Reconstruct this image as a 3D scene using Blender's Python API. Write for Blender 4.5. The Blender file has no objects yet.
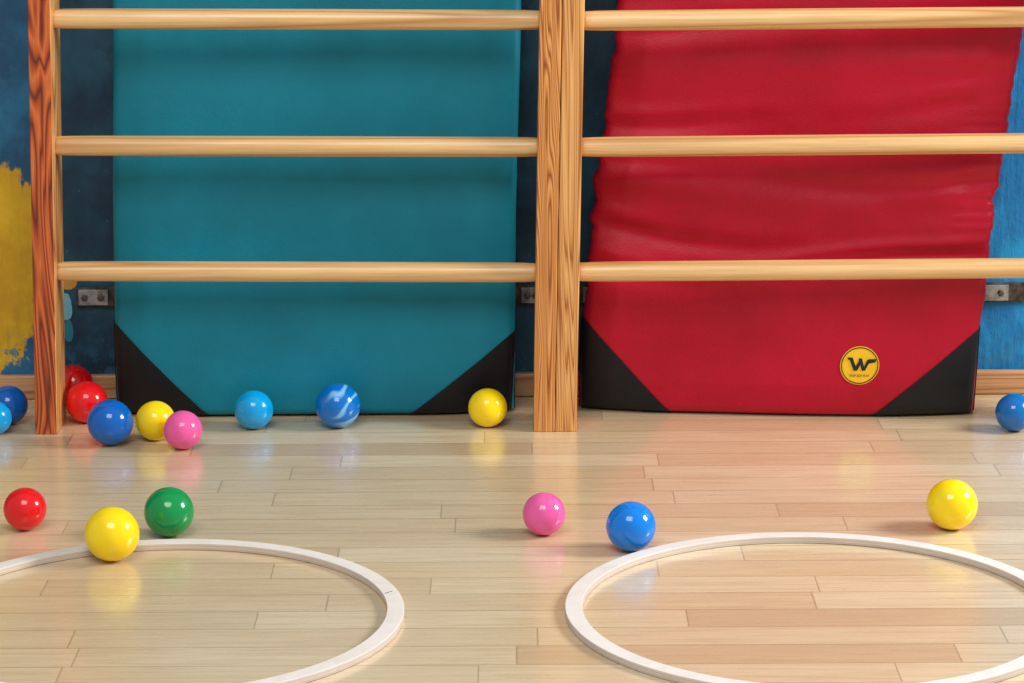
import bpy, math, random
from math import *
from mathutils import Vector, noise, Matrix
random.seed(4)
sc=bpy.context.scene
try:
    sc.view_settings.view_transform='Standard'
except Exception: pass
COL=bpy.context.collection

# ------------------------------------------------------------ helpers
def srgb(r,g,b):
    f=lambda c:(c/255/12.92) if c/255<=.04045 else ((c/255+.055)/1.055)**2.4
    return (f(r),f(g),f(b),1)
class NT:
    def __init__(s,name):
        s.m=bpy.data.materials.new(name); s.m.use_nodes=True
        s.t=s.m.node_tree; s.b=s.t.nodes['Principled BSDF']
    def n(s,typ,**kw):
        nd=s.t.nodes.new(typ)
        for k,v in kw.items():
            if k.startswith('i_'):
                key=k[2:]; key=int(key) if key.isdigit() else key
                s.put(nd.inputs[key],v)
            else: setattr(nd,k,v)
        return nd
    def put(s,inp,v):
        if isinstance(v,bpy.types.NodeSocket): s.t.links.new(v,inp)
        else: inp.default_value=v
    def math(s,op,a,b=0.0,c=None):
        nd=s.t.nodes.new('ShaderNodeMath'); nd.operation=op
        s.put(nd.inputs[0],a); s.put(nd.inputs[1],b)
        if c is not None: s.put(nd.inputs[2],c)
        return nd.outputs[0]
    def mix(s,fac,a,b,blend='MIX'):
        nd=s.t.nodes.new('ShaderNodeMix'); nd.data_type='RGBA'; nd.blend_type=blend
        s.put(nd.inputs[0],fac); s.put(nd.inputs[6],a); s.put(nd.inputs[7],b)
        return nd.outputs[2]
    def ramp(s,fac,stops):
        nd=s.t.nodes.new('ShaderNodeValToRGB'); e=nd.color_ramp.elements
        while len(e)<len(stops): e.new(.5)
        for el,(pp,c) in zip(e,stops): el.position=pp; el.color=c
        s.put(nd.inputs[0],fac); return nd.outputs[0]
    def mapr(s,v,a,b,c,d,interp='SMOOTHSTEP'):
        nd=s.t.nodes.new('ShaderNodeMapRange'); nd.interpolation_type=interp
        s.put(nd.inputs[0],v)
        for i,x in zip((1,2,3,4),(a,b,c,d)): nd.inputs[i].default_value=x
        return nd.outputs[0]
    def obj(s): return s.t.nodes.new('ShaderNodeTexCoord').outputs['Object']
    def scale(s,vec,sx,sy,sz,loc=(0,0,0)):
        nd=s.t.nodes.new('ShaderNodeMapping'); s.put(nd.inputs[0],vec)
        nd.inputs['Scale'].default_value=(sx,sy,sz); nd.inputs['Location'].default_value=loc
        return nd.outputs[0]
    def noise(s,vec,sc=5,det=3,rough=.5,dist=0):
        nd=s.t.nodes.new('ShaderNodeTexNoise'); s.put(nd.inputs['Vector'],vec)
        nd.inputs['Scale'].default_value=sc; nd.inputs['Detail'].default_value=det
        nd.inputs['Roughness'].default_value=rough; nd.inputs['Distortion'].default_value=dist
        return nd.outputs[0]
    def bump(s,h,strength=.2,dist=.01):
        nd=s.t.nodes.new('ShaderNodeBump'); s.put(nd.inputs['Height'],h)
        nd.inputs['Strength'].default_value=strength; nd.inputs['Distance'].default_value=dist
        s.put(s.b.inputs['Normal'],nd.outputs[0])
    def setp(s,**kw):
        for k,v in kw.items(): s.put(s.b.inputs[k.replace('_',' ')],v)

def mesh_obj(name,verts,faces,mat=None,smooth=True,loc=(0,0,0),parent=None):
    me=bpy.data.meshes.new(name); me.from_pydata([tuple(v) for v in verts],[],faces); me.update()
    if smooth: me.polygons.foreach_set('use_smooth',[True]*len(me.polygons))
    o=bpy.data.objects.new(name,me); COL.objects.link(o); o.location=loc
    if mat: me.materials.append(mat)
    if parent: o.parent=parent
    return o
def empty(name,loc):
    o=bpy.data.objects.new(name,None); o.empty_display_size=.05; o.location=loc; COL.objects.link(o); return o
def tag(o,label,cat,group=None):
    o['label']=label; o['category']=cat
    if group: o['group']=group
def box(name,x0,x1,y0,y1,z0,z1,mat,bev=.0,parent=None,loc=(0,0,0),seg=2,shear=0,side=None):
    v=[(x+shear*z,y,z) for z in (z0,z1) for y in (y0,y1) for x in (x0,x1)]
    fc=[(0,2,3,1),(4,5,7,6),(0,1,5,4),(2,6,7,3),(0,4,6,2),(1,3,7,5)]
    o=mesh_obj(name,v,fc,mat,False,loc,parent)
    if side: o.data.materials.append(side); o.data.polygons[5].material_index=1
    if bev:
        m=o.modifiers.new('b','BEVEL'); m.width=bev; m.segments=seg; m.limit_method='NONE'
        o.data.polygons.foreach_set('use_smooth',[True]*6)
        w=o.modifiers.new('w','WEIGHTED_NORMAL')
    return o

# ------------------------------------------------------------ materials
def mat_floor():
    M=NT('maple_parquet'); P=M.obj()
    sep=M.n('ShaderNodeSeparateXYZ',i_0=P); x,y=sep.outputs[0],sep.outputs[1]
    h=.0665; L=.54
    yr=M.math('DIVIDE',y,h); row=M.math('FLOOR',yr); fy=M.math('FRACT',yr)
    wn=M.n('ShaderNodeTexWhiteNoise',noise_dimensions='1D',i_1=row)
    ln=M.math('MULTIPLY_ADD',wn.outputs[0],.35,.85)
    xr=M.math('ADD',M.math('DIVIDE',M.math('DIVIDE',x,L),ln),M.math('MULTIPLY',wn.outputs[0],37.3))
    col=M.math('FLOOR',xr); fx=M.math('FRACT',xr)
    comb=M.n('ShaderNodeCombineXYZ',i_0=col,i_1=row)
    wb=M.n('ShaderNodeTexWhiteNoise',noise_dimensions='3D',i_0=comb.outputs[0])
    idv=wb.outputs[0]
    base=M.ramp(idv,[(0,srgb(203,174,134)),(.15,srgb(215,188,148)),(.6,srgb(222,197,157)),(.88,srgb(230,208,171)),(1,srgb(209,182,142))])
    off=M.n('ShaderNodeVectorMath',operation='MULTIPLY_ADD',i_0=wb.outputs[1],i_1=(9,9,9),i_2=P)
    g1=M.noise(M.scale(off.outputs[0],2.4,70,1),3,5,.65,.2)
    g2=M.noise(M.scale(off.outputs[0],1.2,14,1),3,3,.6,.6)
    c=M.mix(M.mapr(g1,.42,.70,0,.48),base,srgb(182,146,102))
    c=M.mix(M.mapr(g2,.50,.72,0,.26),c,srgb(194,160,116))
    dy=M.math('MINIMUM',fy,M.math('SUBTRACT',1.0,fy)); dx=M.math('MINIMUM',fx,M.math('SUBTRACT',1.0,fx))
    sy=M.mapr(dy,.005,.026,1,0); sx=M.mapr(dx,.0006,.0030,1,0)
    seam=M.math('MAXIMUM',M.math('MULTIPLY',sy,.78),M.math('MULTIPLY',sx,.75))
    c=M.mix(M.math('MULTIPLY',seam,.65),c,srgb(122,88,58))
    w=M.noise(P,2.2,2); c=M.mix(M.mapr(w,.35,.75,0,.14),c,srgb(236,224,204))
    rough=M.mapr(M.noise(M.scale(P,3,14,1),3,4),.3,.7,.22,.34,'LINEAR')
    M.setp(Base_Color=c,Roughness=rough,IOR=1.5); M.b.inputs['Coat Weight'].default_value=.9; M.b.inputs['Coat Roughness'].default_value=.16; M.b.inputs['Coat IOR'].default_value=1.5
    hh=M.math('SUBTRACT',M.math('MULTIPLY',M.noise(M.scale(P,3,10,1),4,2),.35),M.math('MULTIPLY',seam,.5))
    M.bump(hh,.3,.002)
    return M.m
def mat_wall():
    M=NT('painted_mural_wall'); P=M.obj()
    sep=M.n('ShaderNodeSeparateXYZ',i_0=P); x,z=sep.outputs[0],sep.outputs[2]
    n=M.noise(P,9,5,.65); nb=M.noise(P,40,4,.6); br=M.noise(M.scale(P,90,90,12),1,4,.6)
    xx=M.math('ADD',x,M.math('MULTIPLY',M.math('SUBTRACT',n,.5),.05))
    left=M.mix(M.mapr(n,.35,.7,0,1),srgb(10,72,108),srgb(28,110,152))
    mid=M.mix(M.mapr(n,.35,.7,0,1),srgb(10,50,74),srgb(26,84,108))
    right=M.mix(M.mapr(n,.35,.7,0,1),srgb(0,112,176),srgb(20,152,212))
    c=M.mix(M.mapr(xx,-.745,-.725,0,1),left,mid); c=M.mix(M.mapr(xx,.40,.44,0,1),c,right)
    # sloping top edge: the blob drops towards +x
    zt=M.math('ADD',z,M.math('MULTIPLY',M.math('ADD',x,.83),.9))
    dx=M.math('DIVIDE',M.math('SUBTRACT',x,-1.0),.252); dz=M.math('DIVIDE',M.math('SUBTRACT',z,.242),.222)
    d=M.math('POWER',M.math('ADD',M.math('POWER',M.math('ABSOLUTE',dx),3.0),M.math('POWER',M.math('ABSOLUTE',dz),3.0)),1/3)
    d=M.math('MAXIMUM',d,M.math('ADD',M.math('MULTIPLY',M.math('SUBTRACT',zt,.405),4.5),1.0))
    d=M.math('ADD',d,M.math('ADD',M.math('MULTIPLY',M.math('SUBTRACT',nb,.5),.34),M.math('MULTIPLY',M.math('SUBTRACT',br,.5),.18)))
    yel=M.mix(M.mapr(n,.3,.7,0,1),srgb(198,148,14),srgb(226,180,26))
    yel=M.mix(M.mapr(br,.5,.75,0,.4),yel,srgb(172,126,12))
    yel=M.mix(M.math('MULTIPLY',M.mapr(z,.05,.12,1,0),M.mapr(nb,.52,.57,0,1)),yel,srgb(40,120,130))
    c=M.mix(M.mapr(d,.97,1.03,1,0),c,yel)
    def dab(cx,cz,rx,rz,col,c):
        a=M.math('DIVIDE',M.math('SUBTRACT',x,cx),rx); b_=M.math('DIVIDE',M.math('SUBTRACT',z,cz),rz)
        q=M.math('ADD',M.math('SQRT',M.math('ADD',M.math('MULTIPLY',a,a),M.math('MULTIPLY',b_,b_))),M.math('MULTIPLY',M.math('SUBTRACT',nb,.5),.8))
        return M.mix(M.mapr(q,.95,1.05,1,0),c,col)
    c=dab(-.716,.190,.014,.011,srgb(214,150,60),c)
    c=dab(-.720,.150,.010,.022,srgb(120,186,206),c)
    c=dab(-.718,.112,.008,.018,srgb(30,130,150),c)
    ch=M.noise(P,55,5,.7); c=M.mix(M.mapr(ch,.64,.72,0,.5),c,srgb(96,150,172))
    low=M.math('MULTIPLY',M.mapr(z,.04,.11,1,0),M.mapr(nb,.5,.56,0,1)); c=M.mix(M.math('MULTIPLY',low,.5),c,srgb(50,120,156))
    M.setp(Base_Color=c,Roughness=.55); M.bump(M.math('ADD',M.noise(P,60,5,.6),br),.4,.004)
    return M.m
def mat_wood(name,dark,mid,light,gs=26,xs=9,zs=1.1,rough=.38,axis='z',fine=.35,seed=0,dist=.3,coat=.25,stops=(.18,.6,.88)):
    M=NT(name); P=M.obj()
    if axis=='z': v=M.scale(P,xs,xs*.6,zs,(seed,seed*1.7,seed*.3))
    elif axis=='x': v=M.scale(P,zs,xs,xs,(seed,seed*1.7,seed*.3))
    n=M.noise(v,1.0,2,.45,dist)
    rings=M.math('FRACT',M.math('MULTIPLY',n,gs))
    c=M.ramp(rings,[(0,dark),(stops[0],mid),(stops[1],light),(stops[2],mid),(1,dark)])
    if axis=='z': f=M.noise(M.scale(P,300,300,5),1,3,.6)
    else: f=M.noise(M.scale(P,7,300,300),1,3,.6)
    c=M.mix(M.mapr(f,.40,.70,0,fine),c,dark)
    M.setp(Base_Color=c,Roughness=rough); M.b.inputs['Coat Weight'].default_value=coat; M.b.inputs['Coat Roughness'].default_value=.2
    M.bump(f,.15,.001)
    return M.m
def mat_hoop():
    M=NT('whitened_wood'); P=M.obj()
    a=M.noise(M.scale(P,30,30,200),1,4,.6); b2=M.noise(P,6,2)
    c=M.mix(M.mapr(a,.4,.75,0,.35),srgb(230,221,212),srgb(204,188,174))
    c=M.mix(M.mapr(b2,.4,.7,0,.2),c,srgb(220,206,192))
    sep=M.n('ShaderNodeSeparateXYZ',i_0=P)
    nz=M.n('ShaderNodeSeparateXYZ',i_0=M.n('ShaderNodeNewGeometry').outputs['Normal'])
    up=M.mapr(nz.outputs[2],.3,.8,1,0)
    ly=M.math('FRACT',M.math('MULTIPLY',sep.outputs[2],280))
    c=M.mix(M.math('MULTIPLY',up,M.mapr(ly,.35,.6,.3,.6)),c,srgb(186,162,140))
    M.setp(Base_Color=c,Roughness=.5); M.bump(a,.1,.001); return M.m
def mat_vinyl(name,c1,c2,rough=.42,spec=.5):
    M=NT(name); P=M.obj()
    c=M.mix(M.mapr(M.noise(P,5,4,.6),.3,.7,0,1),c1,c2)
    M.setp(Base_Color=c,Roughness=M.mapr(M.noise(P,12,3),.3,.7,rough-.05,rough+.08,'LINEAR'))
    M.b.inputs['Specular IOR Level'].default_value=spec
    vo=M.n('ShaderNodeTexVoronoi'); M.put(vo.inputs['Vector'],P); vo.inputs['Scale'].default_value=420
    hgt=M.math('ADD',M.math('MULTIPLY',vo.outputs[0],.5),M.math('MULTIPLY',M.noise(P,22,4),3.0))
    M.bump(hgt,.25,.002)
    return M.m
def mat_plastic(name,col,stripe=False):
    M=NT(name); P=M.obj(); c=col
    if stripe:
        sp=M.n('ShaderNodeSeparateXYZ',i_0=P)
        w=M.noise(M.scale(P,14,8,-26,(.4,.2,.9)),1.0,1,.5,.8)
        ri=M.math('ABSOLUTE',M.math('SUBTRACT',M.math('FRACT',M.math('MULTIPLY',M.math('ADD',w,M.math('MULTIPLY',M.math('SUBTRACT',sp.outputs[0],sp.outputs[2]),11.0)),3.0)),.5))
        side=M.mapr(M.math('ADD',sp.outputs[0],M.math('MULTIPLY',sp.outputs[2],.3)),-.018,.008,0,1)
        c=M.mix(M.math('MULTIPLY',side,M.mapr(ri,.04,.24,.72,0)),col,srgb(140,204,240))
    else:
        c=M.mix(M.mapr(M.noise(P,30,2),.3,.7,0,.12),col,tuple(min(1,a*1.25+.01) for a in col[:3])+(1,))
    M.setp(Base_Color=c,Roughness=.12,IOR=1.5)
    M.b.inputs['Subsurface Weight'].default_value=.12; M.b.inputs['Subsurface Radius'].default_value=(.02,.02,.02)
    M.b.inputs['Subsurface Scale'].default_value=.3
    return M.m
def mat_metal(name,c1,c2,rough=.45,metal=.8):
    M=NT(name); P=M.obj()
    c=M.mix(M.mapr(M.noise(P,30,5,.7),.4,.65,0,1),c1,c2)
    M.setp(Base_Color=c,Roughness=rough,Metallic=metal); M.bump(M.noise(P,80,4),.2,.002)
    return M.m
def mat_plain(name,col,rough=.5):
    M=NT(name); P=M.obj(); c=M.mix(M.mapr(M.noise(P,60,3),.3,.7,0,.1),col,(0,0,0,1))
    M.setp(Base_Color=c,Roughness=rough); return M.m

m_floor=mat_floor(); m_wall=mat_wall()
m_postL=mat_wood('red_pine',srgb(92,26,6),srgb(184,78,28),srgb(216,112,50),gs=20,xs=22,zs=1.6,seed=2,dist=.7,stops=(.25,.6,.78))
m_postM=mat_wood('varnished_pine',srgb(138,66,18),srgb(206,134,64),srgb(228,166,96),gs=30,xs=22,zs=1.0,seed=5,dist=.5,stops=(.25,.6,.80))
m_postR=mat_wood('pale_varnished_pine',srgb(156,88,32),srgb(212,150,82),srgb(230,174,106),gs=22,xs=22,zs=.9,seed=9,dist=.5,stops=(.22,.6,.82))
m_rung=mat_wood('pale_beech',srgb(178,130,76),srgb(218,174,116),srgb(226,186,130),gs=6,xs=14,zs=.4,rough=.38,axis='x',fine=.42)
m_base=mat_wood('baseboard_pine',srgb(150,98,60),srgb(196,146,100),srgb(208,160,114),gs=8,xs=16,zs=.5,axis='x',seed=3)
m_hoop=mat_hoop()
m_teal=mat_vinyl('teal_vinyl',srgb(0,114,136),srgb(0,126,150),.50,.32)
m_red=mat_vinyl('red_vinyl',srgb(164,0,32),srgb(182,0,40),.44,.30)
m_black=mat_vinyl('black_vinyl',srgb(10,11,16),srgb(17,19,25),.5,.3)
m_rail=mat_metal('weathered_steel',srgb(58,48,44),srgb(104,92,84),.55,.5)
m_plate=mat_metal('zinc_plate',srgb(110,104,100),srgb(176,172,168),.45,.6)
m_byellow=mat_plain('badge_yellow',srgb(240,190,20),.4); m_bnavy=mat_plain('badge_navy',srgb(14,16,30),.4)

# ------------------------------------------------------------ room
WY=4.42
f=box('floor',-3.2,3.2,-1.5,WY,-.05,0,m_floor); f['kind']='structure'
w=box('wall_back',-3.2,3.2,WY,WY+.12,-.05,3.0,m_wall); w['kind']='structure'
b=box('baseboard_back',-3.2,3.2,WY-.016,WY-.0005,.0005,.040,m_base,bev=.004); b['kind']='structure'

# ------------------------------------------------------------ wall rail with bolts
def rail(x0,x1,plates,label):
    root=empty('wall_rail',((x0+x1)/2,WY,.168)); tag(root,label,'metal rail','steel rails on the wall')
    cx=(x0+x1)/2
    box('rail_strip',x0-cx,x1-cx,-.007,-.0005,-.016,.016,m_rail,bev=.0012,parent=root)
    for (a,bb) in plates:
        pl=box('mounting_plate',a-cx,bb-cx,-.011,-.0072,-.013,.013,m_plate,bev=.001,parent=root)
        for bx in (a+.010,bb-.012):
            vs=[];fs=[]
            R=.0055
            for k,(rr,yy) in enumerate(((R,-.011),(R,-.0145),(R*.7,-.0155))):
                for j in range(6):
                    an=j*pi/3; vs.append((rr*cos(an),yy,rr*sin(an)))
            for k in range(2):
                for j in range(6): fs.append((k*6+j,k*6+(j+1)%6,(k+1)*6+(j+1)%6,(k+1)*6+j))
            fs.append(tuple(range(12,18)))
            bo=mesh_obj('bolt',vs,fs,m_rail,False,(bx-cx,0,0),root)
rail(-.702,.105,[(-.698,-.650),(.015,.05)],'flat weathered steel rail with bolted plates behind the teal mat')
rail(.108,1.25,[(.745,.80),(.115,.14)],'flat weathered steel rail with bolted plates behind the red mat')

# ------------------------------------------------------------ mats
def interp(kn,z):
    if z<=kn[0][0]: return kn[0][1]
    for (a,b),(c,d) in zip(kn,kn[1:]):
        if z<=c: 
            t=(z-a)/(c-a); t=t*t*(3-2*t)*.5+t*.5
            return b+(d-b)*t
    return kn[-1][1]
class Mat:
    def __init__(s,W,Hh,T,r,lean,shear,wr,curl=.02,edge=None):
        s.W,s.H,s.T,s.r,s.lean,s.shear,s.wr,s.curl=W,Hh,T,r,lean,shear,wr,curl
        s.edge=edge
    def dep(s,c,L):
        d=min(c,L-c); r=s.r
        if d>=r: return 0
        if d>=0: return r-sqrt(max(0,r*r-(r-d)**2))
        return r-d
    def pt(s,u,v,off=0):
        x=min(max(u,0),s.W); z=min(max(v,0),s.H)
        d=min(s.T,s.dep(u,s.W)+s.dep(v,s.H))
        edge=min(1,max(0,min(x,s.W-x)/.05))*min(1,max(0,z/.05))
        y=d - s.wr(x/s.W,z)*(0.45+.55*edge)-.008*min(1,edge)
        cu=max(0,1-(x/.14+z/.16))**1.5+max(0,1-((s.W-x)/.16+z/.15))**1.5
        y+=s.curl*cu
        y+=z*s.lean
        ox=oz=oy=0
        if off:
            if u<0: ox=-off
            elif u>s.W: ox=off
            if v<0: oz=-off*.5
            oy=-off
        if s.edge:
            ox+=s.edge(z,0)*max(0,1-x/.15)+s.edge(z,1)*max(0,1-(s.W-x)/.15)
        return (x+interp(s.shear,z)+ox, y+oy, z+oz)
    def samples(s,L,n):
        e=[-s.T+s.r,-s.T*.5+s.r*.5,-.0001]+[s.r*q for q in (.03,.12,.28,.5,.75)]
        mid=[s.r+(L-2*s.r)*i/n for i in range(n+1)]
        return e+mid+[L-q for q in reversed(e)]
    def body(s,name,mat,parent,nu,nv):
        U=s.samples(s.W,nu); V=s.samples(s.H,nv); vs=[s.pt(u,v) for v in V for u in U]; n=len(U)
        fs=[(j*n+i,j*n+i+1,(j+1)*n+i+1,(j+1)*n+i) for j in range(len(V)-1) for i in range(n-1)]
        for j in range(len(V)-1):
            fs.append((j*n,(j+1)*n,(j+1)*n+n-1,j*n+n-1))
        return mesh_obj(name,vs,fs,mat,True,(0,0,0),parent)
    def patch(s,side,a,b,mat,parent,off=.0015):
        NU,NV=30,26
        T=s.T-s.r
        def samp(lim,N): 
            base=[-T,-T*.5,-.0001]+[s.r*q for q in (.03,.12,.28,.5,.75)]
            base=[q for q in base if q<lim]
            st=max(base[-1],min(s.r,lim*.5)) if lim>s.r else base[-1]
            return base+[st+(lim-st)*(i+1)/N for i in range(N)]
        V=samp(b,NV); vs=[];fs=[]
        for v in V:
            lim=a*(1-max(v,0)/b)
            lim=max(lim,0.0)
            U=[-T,-T*.5,-.0001]+[lim*(q/NU) for q in range(NU+1)]
            for u in U:
                uu=u if side<0 else s.W-u
                vs.append(s.pt(uu,v,off))
        n=NU+4
        for j in range(len(V)-1):
            for i in range(n-1):
                q=(j*n+i,j*n+i+1,(j+1)*n+i+1,(j+1)*n+i)
                fs.append(q if side<0 else q[::-1])
        return mesh_obj('corner_patch',vs,fs,mat,True,(0,0,0),parent)

def wr_teal(u,z):
    return .005*noise.noise(Vector((u*2.2,z*5,3.1)))+.002*noise.noise(Vector((u*4,z*10,1.1)))
# creases of the sagging red cover: (edge side, height, slope, reach, width, amplitude)
rc=random.Random(31)
CR=[]
for i in range(7):
    z=.25+.165*i/6+rc.uniform(-.010,.010); CR.append((i%2,z,rc.uniform(-.12,.06),rc.uniform(.3,.8),rc.uniform(.011,.018),rc.uniform(.0036,.0062)))
for i in range(6):
    z=.46+.23*i/5+rc.uniform(-.014,.014); CR.append((1 if i%3 else 0,z,rc.uniform(-.12,.06),rc.uniform(.25,.6),rc.uniform(.013,.020),rc.uniform(.0028,.0046)))
def wr_red(u,z):
    s=0
    for (sd,z0,sl,reach,wd,am) in CR:
        t=u if sd==0 else 1-u
        if t>reach: continue
        zz=z0+sl*t*.6-.045*t*(1-t)+.008*sin(t*8+z0*90)
        d=(z-zz)/wd
        if abs(d)>4: continue
        k=(1-t/reach)**.7*(.5+.5*min(1,t/.06+.5))
        s+=am*k*(exp(-((d-1.2)**2))-exp(-(d+.2)**2)*1.0+.3*exp(-(d+2)**2))
    s+=.006*exp(-((z-.36+.03*u)/.035)**2)*(.6+.4*sin(u*5+1))-.005*exp(-((z-.285+.02*u)/.03)**2)
    s+=.005*exp(-((z-.55+.02*u)/.04)**2)*(.6+.4*sin(u*4))
    s+=.008*noise.noise(Vector((u*2.6,z*8,9.1)))+.003*noise.noise(Vector((u*3.6,z*14+u*3,1.7)))*(1 if z>.2 else z/.2)
    if u>.86: s+=.0022*sin(z*260+3*sin(z*40))*((u-.86)/.14)*exp(-((z-.37)/.10)**2)
    return s
def edge_red(z,sd):
    a=exp(-((z-.36)/.12)**2)+.6*exp(-((z-.6)/.12)**2)
    return a*(.008*noise.noise(Vector((sd*7,z*34,2)))+.005*noise.noise(Vector((sd*7,z*80,5))))

teal=Mat(.630,1.25,.058,.012,.050,[(0,0),(.3,.004),(.65,.014),(1.3,.028)],wr_teal)
r1=empty('gym_mat',(-.627,4.282,.003)); tag(r1,'teal vinyl gym mat with black corners leaning behind wall bars','gym mat','padded gym mats leaning on the wall')
teal.body('mat_cover',m_teal,r1,60,110)
p1=teal.patch(-1,.148,.152,m_black,r1); p2=teal.patch(1,.165,.135,m_black,r1)
for q in (p1,p2): q['label']='black vinyl corner reinforcement'
red=Mat(.622,1.25,.058,.012,.045,[(0,0),(.13,.003),(.2,.012),(.343,.022),(.454,.038),(.61,.056),(1.3,.12)],wr_red,curl=.025,edge=edge_red)
r2=empty('gym_mat',(.105,4.299,.003)); tag(r2,'wrinkled red vinyl gym mat with black corners and round badge','gym mat','padded gym mats leaning on the wall')
r2.rotation_euler=(0,0,-.085)
red.body('mat_cover',m_red,r2,110,420)
p1=red.patch(-1,.145,.155,m_black,r2); p2=red.patch(1,.160,.142,m_black,r2)
for q in (p1,p2): q['label']='black vinyl corner reinforcement'
# badge
bu,bv,R=.4385,.0835,.0305
disc=[red.pt(bu,bv,.0012)];fs=[];NA=48
for k in range(1,7):
    for j in range(NA):
        an=2*pi*j/NA; disc.append(red.pt(bu+R*k/6*cos(an),bv+R*k/6*sin(an),.0012))
for j in range(NA): fs.append((0,1+j,1+(j+1)%NA))
for k in range(5):
    for j in range(NA): fs.append((1+k*NA+j,1+(k+1)*NA+j,1+(k+1)*NA+(j+1)%NA,1+k*NA+(j+1)%NA))
badge=mesh_obj('badge',disc,fs,m_byellow,True,(0,0,0),r2); badge['label']='round yellow sewn badge'
vs=[];fs=[]
for j in range(NA):
    an=2*pi*j/NA
    for rr in (.90,.95): vs.append(red.pt(bu+R*rr*cos(an),bv+R*rr*sin(an),.002))
for j in range(NA): a=2*j;b2=2*((j+1)%NA); fs.append((a,a+1,b2+1,b2))
mesh_obj('badge_ring',vs,fs,m_bnavy,True,(0,0,0),badge)
def polymap(name,polys,off):
    vs=[];fs=[]
    for P in polys:
        k=len(vs); vs+= [red.pt(bu+R*x,bv+R*y,off) for x,y in P]; fs.append(tuple(range(k,k+len(P))))
    return mesh_obj(name,vs,fs,m_bnavy,False,(0,0,0),badge)
# bold slanted W, short serif at one end, long stroke sweeping off the other
polymap('letter_w',[
 [(-.66,.42),(-.60,.32),(-.52,.30),(-.30,-.26),(-.12,-.26),(-.38,.42)],
 [(-.20,-.26),(-.12,-.26),(.12,.26),(.02,.38),(-.24,-.12)],
 [(-.08,.38),(.10,.38),(.28,-.26),(.12,-.26)],
 [(.14,-.26),(.28,-.26),(.46,.12),(.42,.34),(.36,.26)],
 [(.36,.26),(.46,.12),(.80,.18),(.84,.34),(.46,.34)]],.0024)
cu=bpy.data.curves.new('t','FONT'); cu.body='WOP SOF PLAY'; cu.size=1; cu.align_x='CENTER'
to=bpy.data.objects.new('t',cu); COL.objects.link(to); bpy.context.view_layer.update()
tm=bpy.data.meshes.new_from_object(to.evaluated_get(bpy.context.evaluated_depsgraph_get()))
wid=max(v.co.x for v in tm.vertices)-min(v.co.x for v in tm.vertices)
tm.name='badge_text'
for v in tm.vertices:
    sx=1.05/wid; v.co=Vector(red.pt(bu+R*v.co.x*sx,bv+R*(v.co.y*sx*1.2-.58),.0024))
bpy.data.objects.remove(to); tm.materials.clear(); tm.materials.append(m_bnavy)
t=bpy.data.objects.new('badge_text',tm); COL.objects.link(t); t.parent=badge

# ------------------------------------------------------------ wall bars
PF,PB=4.186,4.275
def lathe_x(name,x0,x1,ry,rz,mat,parent,y,z0,z1):
    vs=[];fs=[];N=32
    st=[0,.01,.03,.08,.3,.5,.7,.92,.97,.99,1]; sc_=[.90,.93,.97,1,1.01,1.02,1.01,1,.97,.93,.90]
    for t_,s_ in zip(st,sc_):
        X=x0+(x1-x0)*t_; Z=z0+(z1-z0)*t_
        for j in range(N):
            a=2*pi*j/N; vs.append((X,y+ry*s_*cos(a),Z+rz*s_*sin(a)))
    for k in range(len(st)-1):
        for j in range(N): fs.append((k*N+j,k*N+(j+1)%N,(k+1)*N+(j+1)%N,(k+1)*N+j))
    fs.append(tuple(range(N))[::-1]); fs.append(tuple(range((len(st)-1)*N,len(st)*N)))
    return mesh_obj(name,vs,fs,mat,True,(0,0,0),parent)
def bars(xa0,xa1,xb0,xb1,ma,mb,zs,dz,label,sh,sha=None,sidea=None):
    ox=(xa0+xb1)/2
    if sha is None: sha=sh
    root=empty('wall_bars',(ox,PF,0)); tag(root,label,'wall bars','wooden wall bar units')
    for (a,b_,m,h_,sd) in ((xa0,xa1,ma,sha,sidea),(xb0,xb1,mb,sh,None)):
        box('post',a-ox,b_-ox,0,PB-PF,.0,2.4,m,bev=.0018,parent=root,seg=3,shear=h_,side=sd)
    for i,z in enumerate(zs):
        lathe_x('rung',xa1-ox+sha*z-.004,xb0-ox+sh*z+.004,.0153,.0155,m_rung,root,.036,z-dz/2,z+dz/2)
    return root
Z1=[.2475,.4425,.636]+[.636+.195*k for k in range(1,9)]
bars(-.738,-.704,.0322,.0654,m_postL,m_postM,Z1,-.006,'pine wall bars with a reddish post and pale round rungs',.018,.026,m_postR)  # paler side material paints window light onto the reddish post's inner face
Z2=[.2465,.4405,.633]+[.633+.195*k for k in range(1,9)]
bars(.0660,.0990,.91,.943,m_postR,m_postM,Z2,.003,'pine wall bars with pale round rungs before the red mat',.0185)

# ------------------------------------------------------------ hoops
def hoop(cx,cy,R,wd,th,label,staples=False):
    root=empty('wooden_hoop',(cx,cy,0))
    tag(root,label,'hoop','flat wooden hoops on the floor')
    N=192
    e=.0009; r0=R-wd
    prof=[(R-e,.0004),(R,e),(R,th-e),(R-e*.3,th-e*.3),(R-e,th),(r0+e,th),(r0+e*.3,th-e*.3),(r0,th-e),(r0,e),(r0+e,.0004)]
    vs=[];fs=[];k=len(prof)
    for j in range(N):
        a=2*pi*j/N
        for (r_,z_) in prof: vs.append((r_*cos(a),r_*sin(a),z_))
    for j in range(N):
        for i in range(k):
            i2=(i+1)%k; fs.append((j*k+i,((j+1)%N)*k+i,((j+1)%N)*k+i2,j*k+i2))
    o=mesh_obj('hoop_ring',vs,fs,m_hoop,True,(0,0,0),root)
    o.modifiers.new('w','WEIGHTED_NORMAL')
    if staples:
        a=.25; rr=R-wd*.6
        s=box('staple',-.006,.006,-.0005,.0005,th-.0005,th+.0008,m_plate,bev=.0002,parent=root)
        s.location=(rr*cos(a),rr*sin(a),0); s.rotation_euler=(0,0,a+.5)
    return root
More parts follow.
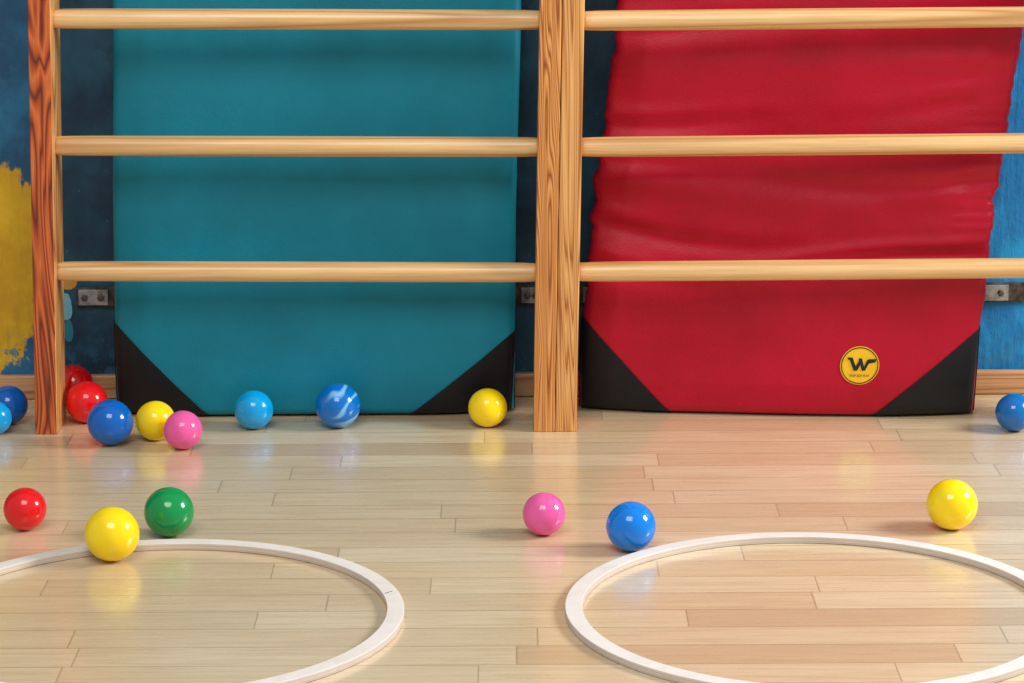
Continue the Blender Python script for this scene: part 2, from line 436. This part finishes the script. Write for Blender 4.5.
hoop(-.443,3.297,.308,.0215,.0095,'flat whitewashed wooden hoop beside the green and yellow balls',True)
hoop(.376,3.309,.312,.0215,.0095,'flat whitewashed wooden hoop beside the blue ball')

# ------------------------------------------------------------ balls
def ball(x,y,r,mat,label,tilt=(0,0,0)):
    vs=[(0,0,r)];fs=[];NA,NB=64,40
    for k in range(1,NB):
        th=pi*k/NB
        for j in range(NA):
            ph=2*pi*j/NA
            rr=r*(1+.006*exp(-((th-pi/2)/.035)**2)-.010*exp(-(th/.09)**2))   # moulding seam and filling dimple
            vs.append((rr*sin(th)*cos(ph),rr*sin(th)*sin(ph),rr*cos(th)))
    vs[0]=(0,0,r*.99); vs.append((0,0,-r))
    for j in range(NA): fs.append((0,1+j,1+(j+1)%NA))
    for k in range(NB-2):
        for j in range(NA): a=1+k*NA; fs.append((a+j,a+NA+j,a+NA+(j+1)%NA,a+(j+1)%NA))
    L=len(vs)-1
    for j in range(NA): fs.append((L,1+(NB-2)*NA+(j+1)%NA,1+(NB-2)*NA+j))
    o=mesh_obj('play_ball',vs,fs,mat,True,(x,y,r*1.002)); o.rotation_euler=tilt
    tag(o,label,'ball','plastic play balls on the floor')
blue=mat_plastic('blue_plastic',srgb(0,94,182)); lblue=mat_plastic('light_blue_plastic',srgb(0,152,214))
mblue=mat_plastic('azure_plastic',srgb(0,120,214)); yel=mat_plastic('yellow_plastic',srgb(248,212,6))
pink=mat_plastic('pink_plastic',srgb(230,92,158)); redp=mat_plastic('red_plastic',srgb(222,16,22))
green=mat_plastic('green_plastic',srgb(0,140,70)); strp=mat_plastic('marbled_blue_plastic',srgb(0,108,194),True)
dblue=mat_plastic('dark_blue_plastic',srgb(0,100,174))
B=[(-.790,4.252,.0306,blue,'dark blue plastic ball beside the reddish post'),
(-.800,4.190,.026,lblue,'light blue plastic ball touching the dark blue ball'),
(-.7063,4.370,.033,redp,'red plastic ball resting against the wall'),
(-.6680,4.2593,.033,redp,'glossy red plastic ball beside the post foot'),
(-.6124,4.125,.035,blue,'large blue plastic ball next to a yellow ball'),
(-.5465,4.150,.0306,yel,'small yellow plastic ball between blue and pink balls'),
(-.4987,4.098,.0295,pink,'small pink plastic ball beside a yellow ball'),
(-.402,4.2150,.0303,lblue,'light blue plastic ball before the teal mat'),
(-.2714,4.2200,.035,strp,'blue plastic ball with white marbled swirls'),
(-.0385,4.2200,.0304,yel,'small yellow plastic ball before the black mat corner'),
(-.6678,3.6817,.0294,redp,'small red plastic ball alone on the floor'),
(-.5289,3.5403,.0363,yel,'large yellow plastic ball at the edge of a hoop'),
(-.4666,3.6486,.0339,green,'green plastic ball just outside a wooden hoop'),
(.0422,3.6458,.0292,pink,'small pink plastic ball alone on the floor'),
(.157,3.572,.0333,mblue,'bright blue plastic ball beside a hoop'),
(.598,3.662,.0348,yel,'large yellow plastic ball beyond a wooden hoop'),
(.774,4.178,.0294,dblue,'blue plastic ball near the black mat corner')]
for i,(x,y,r,m,l) in enumerate(B):
    ball(x,y,r,m,l,(.1,0,0) if m is strp else (random.uniform(.3,1.2),random.uniform(-.6,.6),random.uniform(0,6)))

# ------------------------------------------------------------ light
def area(name,loc,tgt,sx,sy,power,col=(1,1,1)):
    l=bpy.data.lights.new(name,'AREA'); l.shape='RECTANGLE'; l.size=sx; l.size_y=sy; l.energy=power; l.color=col
    o=bpy.data.objects.new(name,l); COL.objects.link(o); o.location=loc
    o.rotation_euler=(Vector(tgt)-Vector(loc)).to_track_quat('-Z','Y').to_euler(); return o
area('window_light',(3.2,3.5,1.9),(0,3.7,.1),1.0,1.0,140,(1,.99,.97))
area('overhead_fill',(-.4,1.3,3.0),(0,3.6,.0),1.8,1.4,62,(1,1,.99))  # added soft fill from above and in front, no fixture there
wd=bpy.data.worlds.new('World'); sc.world=wd; wd.use_nodes=True
bg=wd.node_tree.nodes['Background']; bg.inputs[0].default_value=(.94,.975,1,1); bg.inputs[1].default_value=.50

# ------------------------------------------------------------ camera
cam=bpy.data.cameras.new('camera'); co=bpy.data.objects.new('camera',cam); COL.objects.link(co)
co.location=(0,0,1.118)
co.rotation_euler=(Matrix.Rotation(radians(90-13.1),3,'X')@Matrix.Rotation(radians(-.3),3,'Z')).to_euler()
cam.sensor_width=36; cam.lens=2800/1024*36; cam.clip_start=.05
sc.camera=co
